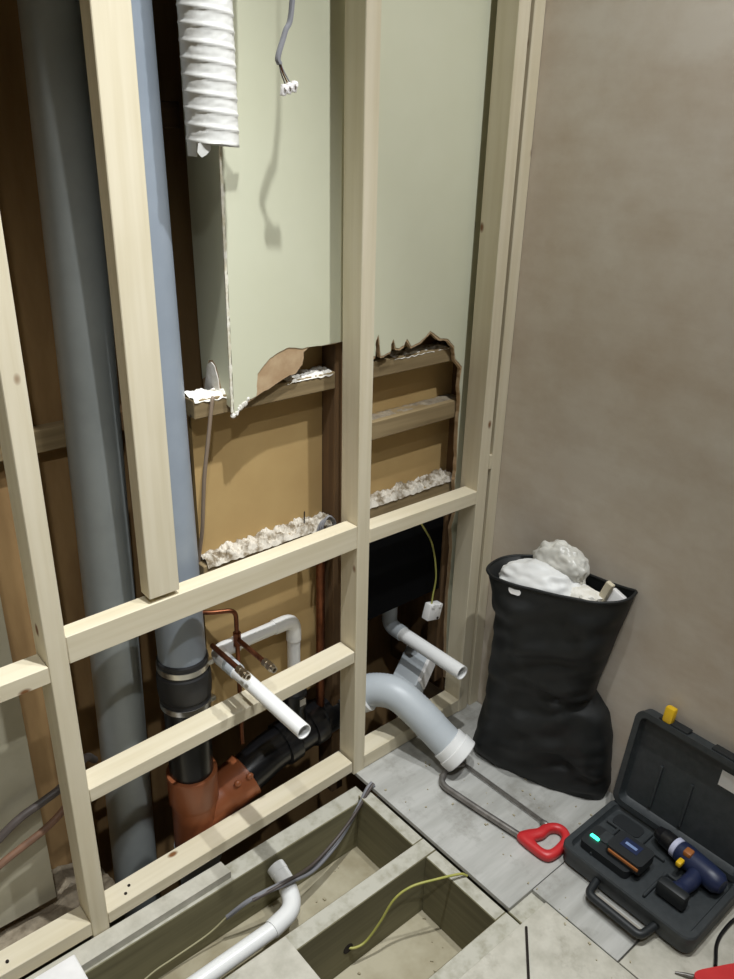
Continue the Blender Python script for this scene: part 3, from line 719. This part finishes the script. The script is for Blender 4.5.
tag(obj('plaster_rubble', lump((1.510, -0.252, 0.573), (0.062, 0.118, 0.058), 5, 0.16, 1.4, 2, (0.32, 'Z')), BAGW, None, 60), 'big white crumpled bag of waste heaped in the black sack', 'rubble')
tag(obj('polythene_sheet', lump((1.553, -0.270, 0.618), (0.042, 0.078, 0.062), 5, 0.2, 2.0, 5), POLY, None, 60), 'grey see-through polythene bundled behind the white waste', 'plastic sheet')
b = bmesh.new(); obox(b, Matrix.Translation((1.548, -0.400, 0.590)) @ Matrix.Rotation(0.3, 4, 'X') @ Matrix.Rotation(0.1, 4, 'Y'), 0.014, 0.020, 0.10, 0.002)
tag(obj('timber_offcut', b, PINE[2]), 'small timber offcut poking out of the black sack', 'offcut')
b = bmesh.new(); obox(b, Matrix.Translation((1.565, -0.424, 0.590)) @ Matrix.Rotation(0.35, 4, 'X') @ Matrix.Rotation(0.3, 4, 'Y') , 0.022, 0.040, 0.048, 0.005, 2)
tag(obj('board_scrap', b, WHITE, None, 40), 'small white board scrap beside the timber offcut in the sack', 'rubble')
tag(obj('board_scrap', lump((1.530, -0.365, 0.583), (0.035, 0.045, 0.024), 3, 0.3, 2.0, 12), GYP, None, 40), 'low white scrap between the big white bag and the timber offcut', 'rubble')

# ------------------------------------------------------------------ hacksaw
hs = thing('hacksaw', 'grey framed hacksaw with a red handle lying on the boards', 'saw', (1.32, -0.33, 0.0))
S = 0.013
fp = fillet([(1.368, -0.170, S), (1.322, -0.152, S), (1.262, -0.178, S), (1.275, -0.30, S), (1.293, -0.440, S)], 0.035, 8)
obj('saw_frame', tube(fp, 0.0085, 12, prof=lambda a, i: 1.0), SAWST, hs, 50)
obj('saw_blade', bar((1.366, -0.165, S), (1.374, -0.455, S), 0.0022, 0.014), SAWST, hs)
obj('wing_nut', lump((1.372, -0.448, S), (0.008, 0.016, 0.008), 2, 0.2), SAWST, hs, 40)
hout = [(1.288, -0.425), (1.312, -0.432), (1.338, -0.447), (1.362, -0.450), (1.384, -0.462), (1.396, -0.480), (1.394, -0.505), (1.372, -0.525), (1.335, -0.532), (1.300, -0.530), (1.283, -0.516), (1.279, -0.480), (1.280, -0.440)]
hin = [(1.310, -0.466), (1.335, -0.474), (1.362, -0.474), (1.376, -0.484), (1.374, -0.498), (1.360, -0.507), (1.330, -0.511), (1.308, -0.508), (1.301, -0.496), (1.303, -0.476)]
def cm2(pts, n):
    P = [Vector((x, y, 0)) for x, y in pts]; m = len(P); out = []
    for i in range(m):
        a, b, c, d = P[i - 1], P[i], P[(i + 1) % m], P[(i + 2) % m]
        for k in range(n):
            t = k / n; out.append(0.5 * ((2 * b) + (c - a) * t + (2 * a - 5 * b + 4 * c - d) * t * t + (3 * b - a - 3 * c + d) * t ** 3))
    return out
# closed handle: loft the outer and inner outlines into a ring with rounded section
def resample(P, n):
    L = [0]
    for i in range(len(P)): L.append(L[-1] + (P[(i + 1) % len(P)] - P[i]).length)
    out = []
    for k in range(n):
        s = L[-1] * k / n; i = max(j for j in range(len(P)) if L[j] <= s + 1e-9)
        seg_ = (P[(i + 1) % len(P)] - P[i]); t = (s - L[i]) / max(seg_.length, 1e-9); out.append(P[i] + seg_ * t)
    return out
cen = Vector((1.338, -0.488, 0))
def byang(P, n=48):
    out = []
    D = resample(P, 600)
    for k in range(n):
        a = -math.pi + 2 * math.pi * k / n
        out.append(min(D, key=lambda p: abs(math.atan2(math.sin(math.atan2(p.y - cen.y, p.x - cen.x) - a), math.cos(math.atan2(p.y - cen.y, p.x - cen.x) - a)))))
    return out
O = byang(cm2(hout, 6)); I = byang(cm2(hin, 6))
rg = []
for t, z in ((0, S), (0.0, S + .006), (0.15, S + .011), (0.5, S + .013), (0.85, S + .011), (1, S + .006), (1, S - 0.006), (0.85, S - .011), (0.5, S - .0125), (0.15, S - .011), (0, S - .006)):
    rg.append([Vector((o.x + (i.x - o.x) * t, o.y + (i.y - o.y) * t, z)) for o, i in zip(O, I)])
bm = loft(rg + [rg[0]], False, False); bmesh.ops.remove_doubles(bm, verts=bm.verts[:], dist=1e-6); finish(bm)
obj('saw_handle', bm, RED, hs, 50)

# ------------------------------------------------------------------ tool case
tc = thing('tool_case', 'open charcoal plastic tool case with its lid leaning on the wall', 'tool case', (1.43, -0.705, 0.0))
def ring3(x0, x1, y0, y1, r, z, n=5): return [Vector((x, y, z)) for x, y in rrect(x0, x1, y0, y1, r, n)]
X0, X1, Y0, Y1 = 1.318, 1.545, -0.872, -0.535
def tray(bm=None):
    return loft([ring3(X0 + .008, X1 - .008, Y0 + .008, Y1 - .008, .02, 0.001), ring3(X0, X1, Y0, Y1, .024, 0.010), ring3(X0, X1, Y0, Y1, .024, 0.040),
                 ring3(X0 - .004, X1 + .004, Y0 - .004, Y1 + .004, .026, 0.042), ring3(X0 - .004, X1 + .004, Y0 - .004, Y1 + .004, .026, 0.056), ring3(X0 - .001, X1 + .001, Y0 - .001, Y1 + .001, .024, 0.060),
                 ring3(X0 + .012, X1 - .012, Y0 + .012, Y1 - .012, .016, 0.060), ring3(X0 + .016, X1 - .016, Y0 + .016, Y1 - .016, .014, 0.048), ring3(X0 + .018, X1 - .018, Y0 + .018, Y1 - .018, .013, 0.046)])
cb = obj('case_base', tray(), CASE, tc, 35)
# moulded pockets: raised ridges on the inner floor
for (x0, x1, y0, y1) in ((1.350, 1.466, -0.598, -0.592), (1.470, 1.520, -0.66, -0.654), (1.466, 1.472, -0.72, -0.56), (1.345, 1.440, -0.745, -0.738), (1.438, 1.444, -0.80, -0.745)):
    obj('pocket_ridge', box(x0, x1, y0, y1, 0.045, 0.056, 0.002), CASE, cb)
obj('pocket_well', prism(rrect(1.478, 1.520, -0.640, -0.565, 0.014, 5), lambda u, v, t: Vector((u, v, 0.0455 + t)), 0.003), CASED, cb)
# front handle
hd = fillet([(1.316, -0.640, 0.030), (1.272, -0.648, 0.028), (1.270, -0.785, 0.028), (1.316, -0.792, 0.030)], 0.014, 5)
obj('carry_handle', tube(hd, 0.0095, 12), CASED, tc, 50)
obj('handle_strip', bar((1.285, -0.66, 0.022), (1.284, -0.775, 0.022), 0.012, 0.006), plain('grey_strip', srgb(140, 134, 124), 0.6), tc)
# lid, tipped back against the wall
lm = Matrix.Translation((1.560, 0, 0.058)) @ Matrix.Rotation(math.radians(9.5), 4, 'Y')
def lr(y0, y1, z0, z1, r, x): return [lm @ Vector((x, a, b)) for a, b in rrect(y0, y1, z0, z1, r, 5)]
LY0, LY1, LZ0, LZ1 = -0.874, -0.533, 0.0, 0.268
lid = loft([lr(LY0 + .008, LY1 - .008, LZ0 + .008, LZ1 - .008, .02, 0.030 - 0.020), lr(LY0, LY1, LZ0, LZ1, .024, 0.004), lr(LY0, LY1, LZ0, LZ1, .024, -0.020), lr(LY0 - .003, LY1 + .003, LZ0 - .003, LZ1 + .003, .026, -0.022),
            lr(LY0 - .003, LY1 + .003, LZ0 - .003, LZ1 + .003, .026, -0.032), lr(LY0 + .012, LY1 - .012, LZ0 + .012, LZ1 - .012, .016, -0.032), lr(LY0 + .016, LY1 - .016, LZ0 + .016, LZ1 - .016, .014, -0.010), lr(LY0 + .018, LY1 - .018, LZ0 + .018, LZ1 - .018, .013, -0.008)])
finish(lid)
ld = obj('case_lid', lid, CASE, tc, 35)
def lidbox(y0, y1, z0, z1, x0, x1, bev=0.002):
    b = bmesh.new(); obox(b, lm @ Matrix.Translation(((x0 + x1) / 2, (y0 + y1) / 2, (z0 + z1) / 2)), abs(x1 - x0), abs(y1 - y0), abs(z1 - z0), bev, 2); return b
obj('paper_label', lidbox(-0.845, -0.752, 0.188, 0.228, -0.0095, -0.0085, 0), WHITE, ld)
for y in (-0.70, -0.62): obj('lid_rib', lidbox(y - .004, y + .004, 0.03, 0.15, -0.014, -0.008, .001), CASE, ld)
obj('yellow_latch', lidbox(-0.618, -0.592, 0.270, 0.312, -0.030, -0.008, 0.006), YEL, ld, 40)
obj('latch_mount', lidbox(-0.66, -0.585, 0.266, 0.276, -0.028, 0.0, 0.002), CASED, ld, 40)
obj('latch_mount', lidbox(-0.80, -0.72, 0.266, 0.276, -0.028, 0.0, 0.002), CASED, ld, 40)
for y in (-0.80, -0.61): obj('hinge_barrel', tube([(1.550, y - .03, 0.058), (1.550, y + .03, 0.058)], 0.007, 12), CASED, tc, 40)

# contents of the case
ch = thing('battery_charger', 'black battery charger with a glowing green light in the case', 'charger', (1.39, -0.62, 0.047))
b = prism(rrect(1.352, 1.425, -0.690, -0.560, 0.012, 4), lambda u, v, t: Vector((u, v, 0.0475 + t)), 0.022); obj('charger_body', b, CASED, ch, 35)
b = bmesh.new(); obox(b, Matrix.Translation((1.383, -0.582, 0.0715)), 0.010, 0.024, 0.004, 0.0015); obj('indicator_light', b, LED, ch, label='glowing green indicator light')
b = prism(rrect(1.385, 1.42, -0.612, -0.588, 0.004, 3), lambda u, v, t: Vector((u, v, 0.0695 + t)), 0.004); obj('charge_button', b, CASE, ch)
bt = thing('battery_pack', 'dark battery pack with an amber stripe seated in the charger', 'battery', (1.40, -0.665, 0.07))
b = prism(rrect(1.366, 1.432, -0.712, -0.620, 0.010, 4), lambda u, v, t: Vector((u, v, 0.0700 + t)), 0.026); obj('battery_body', b, CASED, bt, 35)
b = bmesh.new(); obox(b, Matrix.Translation((1.3655, -0.668, 0.084)), 0.004, 0.080, 0.009, 0.0015); obj('amber_stripe', b, ORNG, bt)
b = bmesh.new(); obox(b, Matrix.Translation((1.405, -0.664, 0.0967)), 0.030, 0.045, 0.0012, 0.0003); obj('battery_label', b, NAVY, bt)
b = bmesh.new(); obox(b, Matrix.Translation((1.404, -0.664, 0.0975)), 0.008, 0.030, 0.0008, 0.0002); obj('label_strip', b, plain('pale_blue_print', srgb(120, 140, 180), 0.5), bt)

dr = thing('cordless_drill', 'navy cordless drill with a yellow collar and black chuck lying in the case', 'drill', (1.49, -0.78, 0.047))
ax = Vector((-0.16, -0.98, 0)).normalized(); c0 = Vector((1.512, -0.668, 0.078))
obj('chuck', tube([c0 + ax * t for t in (0, .004, .02, .022, .05, .053)], [.009, .015, .019, .0205, .0215, .018], 24), BLACKP, dr, 30)
obj('torque_ring', tube([c0 + ax * t for t in (.053, .055, .066, .068)], [.020, .0245, .0245, .022], 24), plain('lilac_ring', srgb(190, 192, 214), 0.4), dr, 30)
obj('motor_body', tube([c0 + ax * t for t in (.066, .07, .085, .15, .175, .187)], [.022, .026, .0275, .028, .026, .017], 24), NAVY, dr, 35)
p = c0 + ax * 0.095
b = bmesh.new(); obox(b, Matrix.Translation(p + Vector((-0.010, 0, 0.024))), 0.022, 0.020, 0.014, 0.004, 2); obj('mode_switch', b, ORNG, dr, 40)
b = bmesh.new(); obox(b, Matrix.Translation(p + Vector((-0.036, 0.004, 0.008))), 0.022, 0.014, 0.014, 0.004, 2); obj('trigger', b, YEL, dr, 40)
hp = [p + Vector((-0.012, -0.030, -0.004)), p + Vector((-0.045, -0.034, -0.006)), p + Vector((-0.080, -0.030, -0.008)), p + Vector((-0.108, -0.026, -0.008))]
obj('drill_grip', tube(catmull(hp, 5), [0.019] * 8 + [0.018] * 4 + [0.021] * 4, 18), NAVY, dr, 50)
b = bmesh.new(); obox(b, Matrix.Translation(p + Vector((-0.112, -0.024, -0.006))), 0.026, 0.070, 0.040, 0.006, 2); obj('grip_foot', b, CASED, dr, 40)

# red tool and its lead at the front of the case
rt = thing('red_tool', 'red plastic tool body with a black lead lying in front of the case', 'tool', (1.33, -0.95, 0.0))
b = prism(cm2([(0, 0)] * 0 + [(1.285, -0.905), (1.330, -0.925), (1.385, -0.960), (1.372, -0.990), (1.320, -0.968), (1.272, -0.935)], 4) and [(v.x, v.y) for v in cm2([(1.285, -0.905), (1.330, -0.925), (1.385, -0.960), (1.372, -0.990), (1.320, -0.968), (1.272, -0.935)], 4)], lambda u, v, t: Vector((u, v, 0.001 + t)), 0.026)
obj('tool_body', b, RED, rt, 40)
obj('tool_lead', tube(catmull([(1.345, -0.922, 0.012), (1.368, -0.912, 0.006), (1.40, -0.897, 0.005), (1.44, -0.890, 0.005), (1.50, -0.893, 0.005), (1.56, -0.92, 0.005)], 6), 0.0042, 10), BLACKP, rt, 50)
obj('tool_tip', tube([(1.292, -0.912, 0.012), (1.282, -0.888, 0.006), (1.272, -0.872, 0.004)], [0.005, 0.004, 0.002], 10), SAWST, rt, 50)
tag(obj('steel_rod', tube([(1.112, -0.602, 0.0035), (1.020, -0.684, 0.0035)], 0.003, 8), DARKH), 'thin dark rod lying on the dusty board', 'rod')
# little crumbs of plaster on the boards
cr = bmesh.new(); random.seed(3)
for k in range(90):
    x = random.uniform(1.14, 1.5); y = random.uniform(-0.9, -0.05)
    if y < -0.53 and x > 1.25: continue
    s = random.uniform(0.0012, 0.004)
    obox(cr, Matrix.Translation((x, y, s * 0.45)) @ Matrix.Rotation(random.random() * 3, 4, 'Z'), s * 1.6, s, s * 0.9)
for k in range(40):
    x = random.uniform(0.75, 1.09); y = random.uniform(-0.50, -0.06)
    if -0.33 < y < -0.25: continue
    s = random.uniform(0.002, 0.006)
    obox(cr, Matrix.Translation((x, y, -0.2 + s * 0.45)) @ Matrix.Rotation(random.random() * 3, 4, 'Z'), s * 1.6, s, s * 0.9)
tag(obj('plaster_crumbs', cr, DUSTY), 'scattered small crumbs of plaster on floorboards and subfloor', 'debris', kind='stuff')
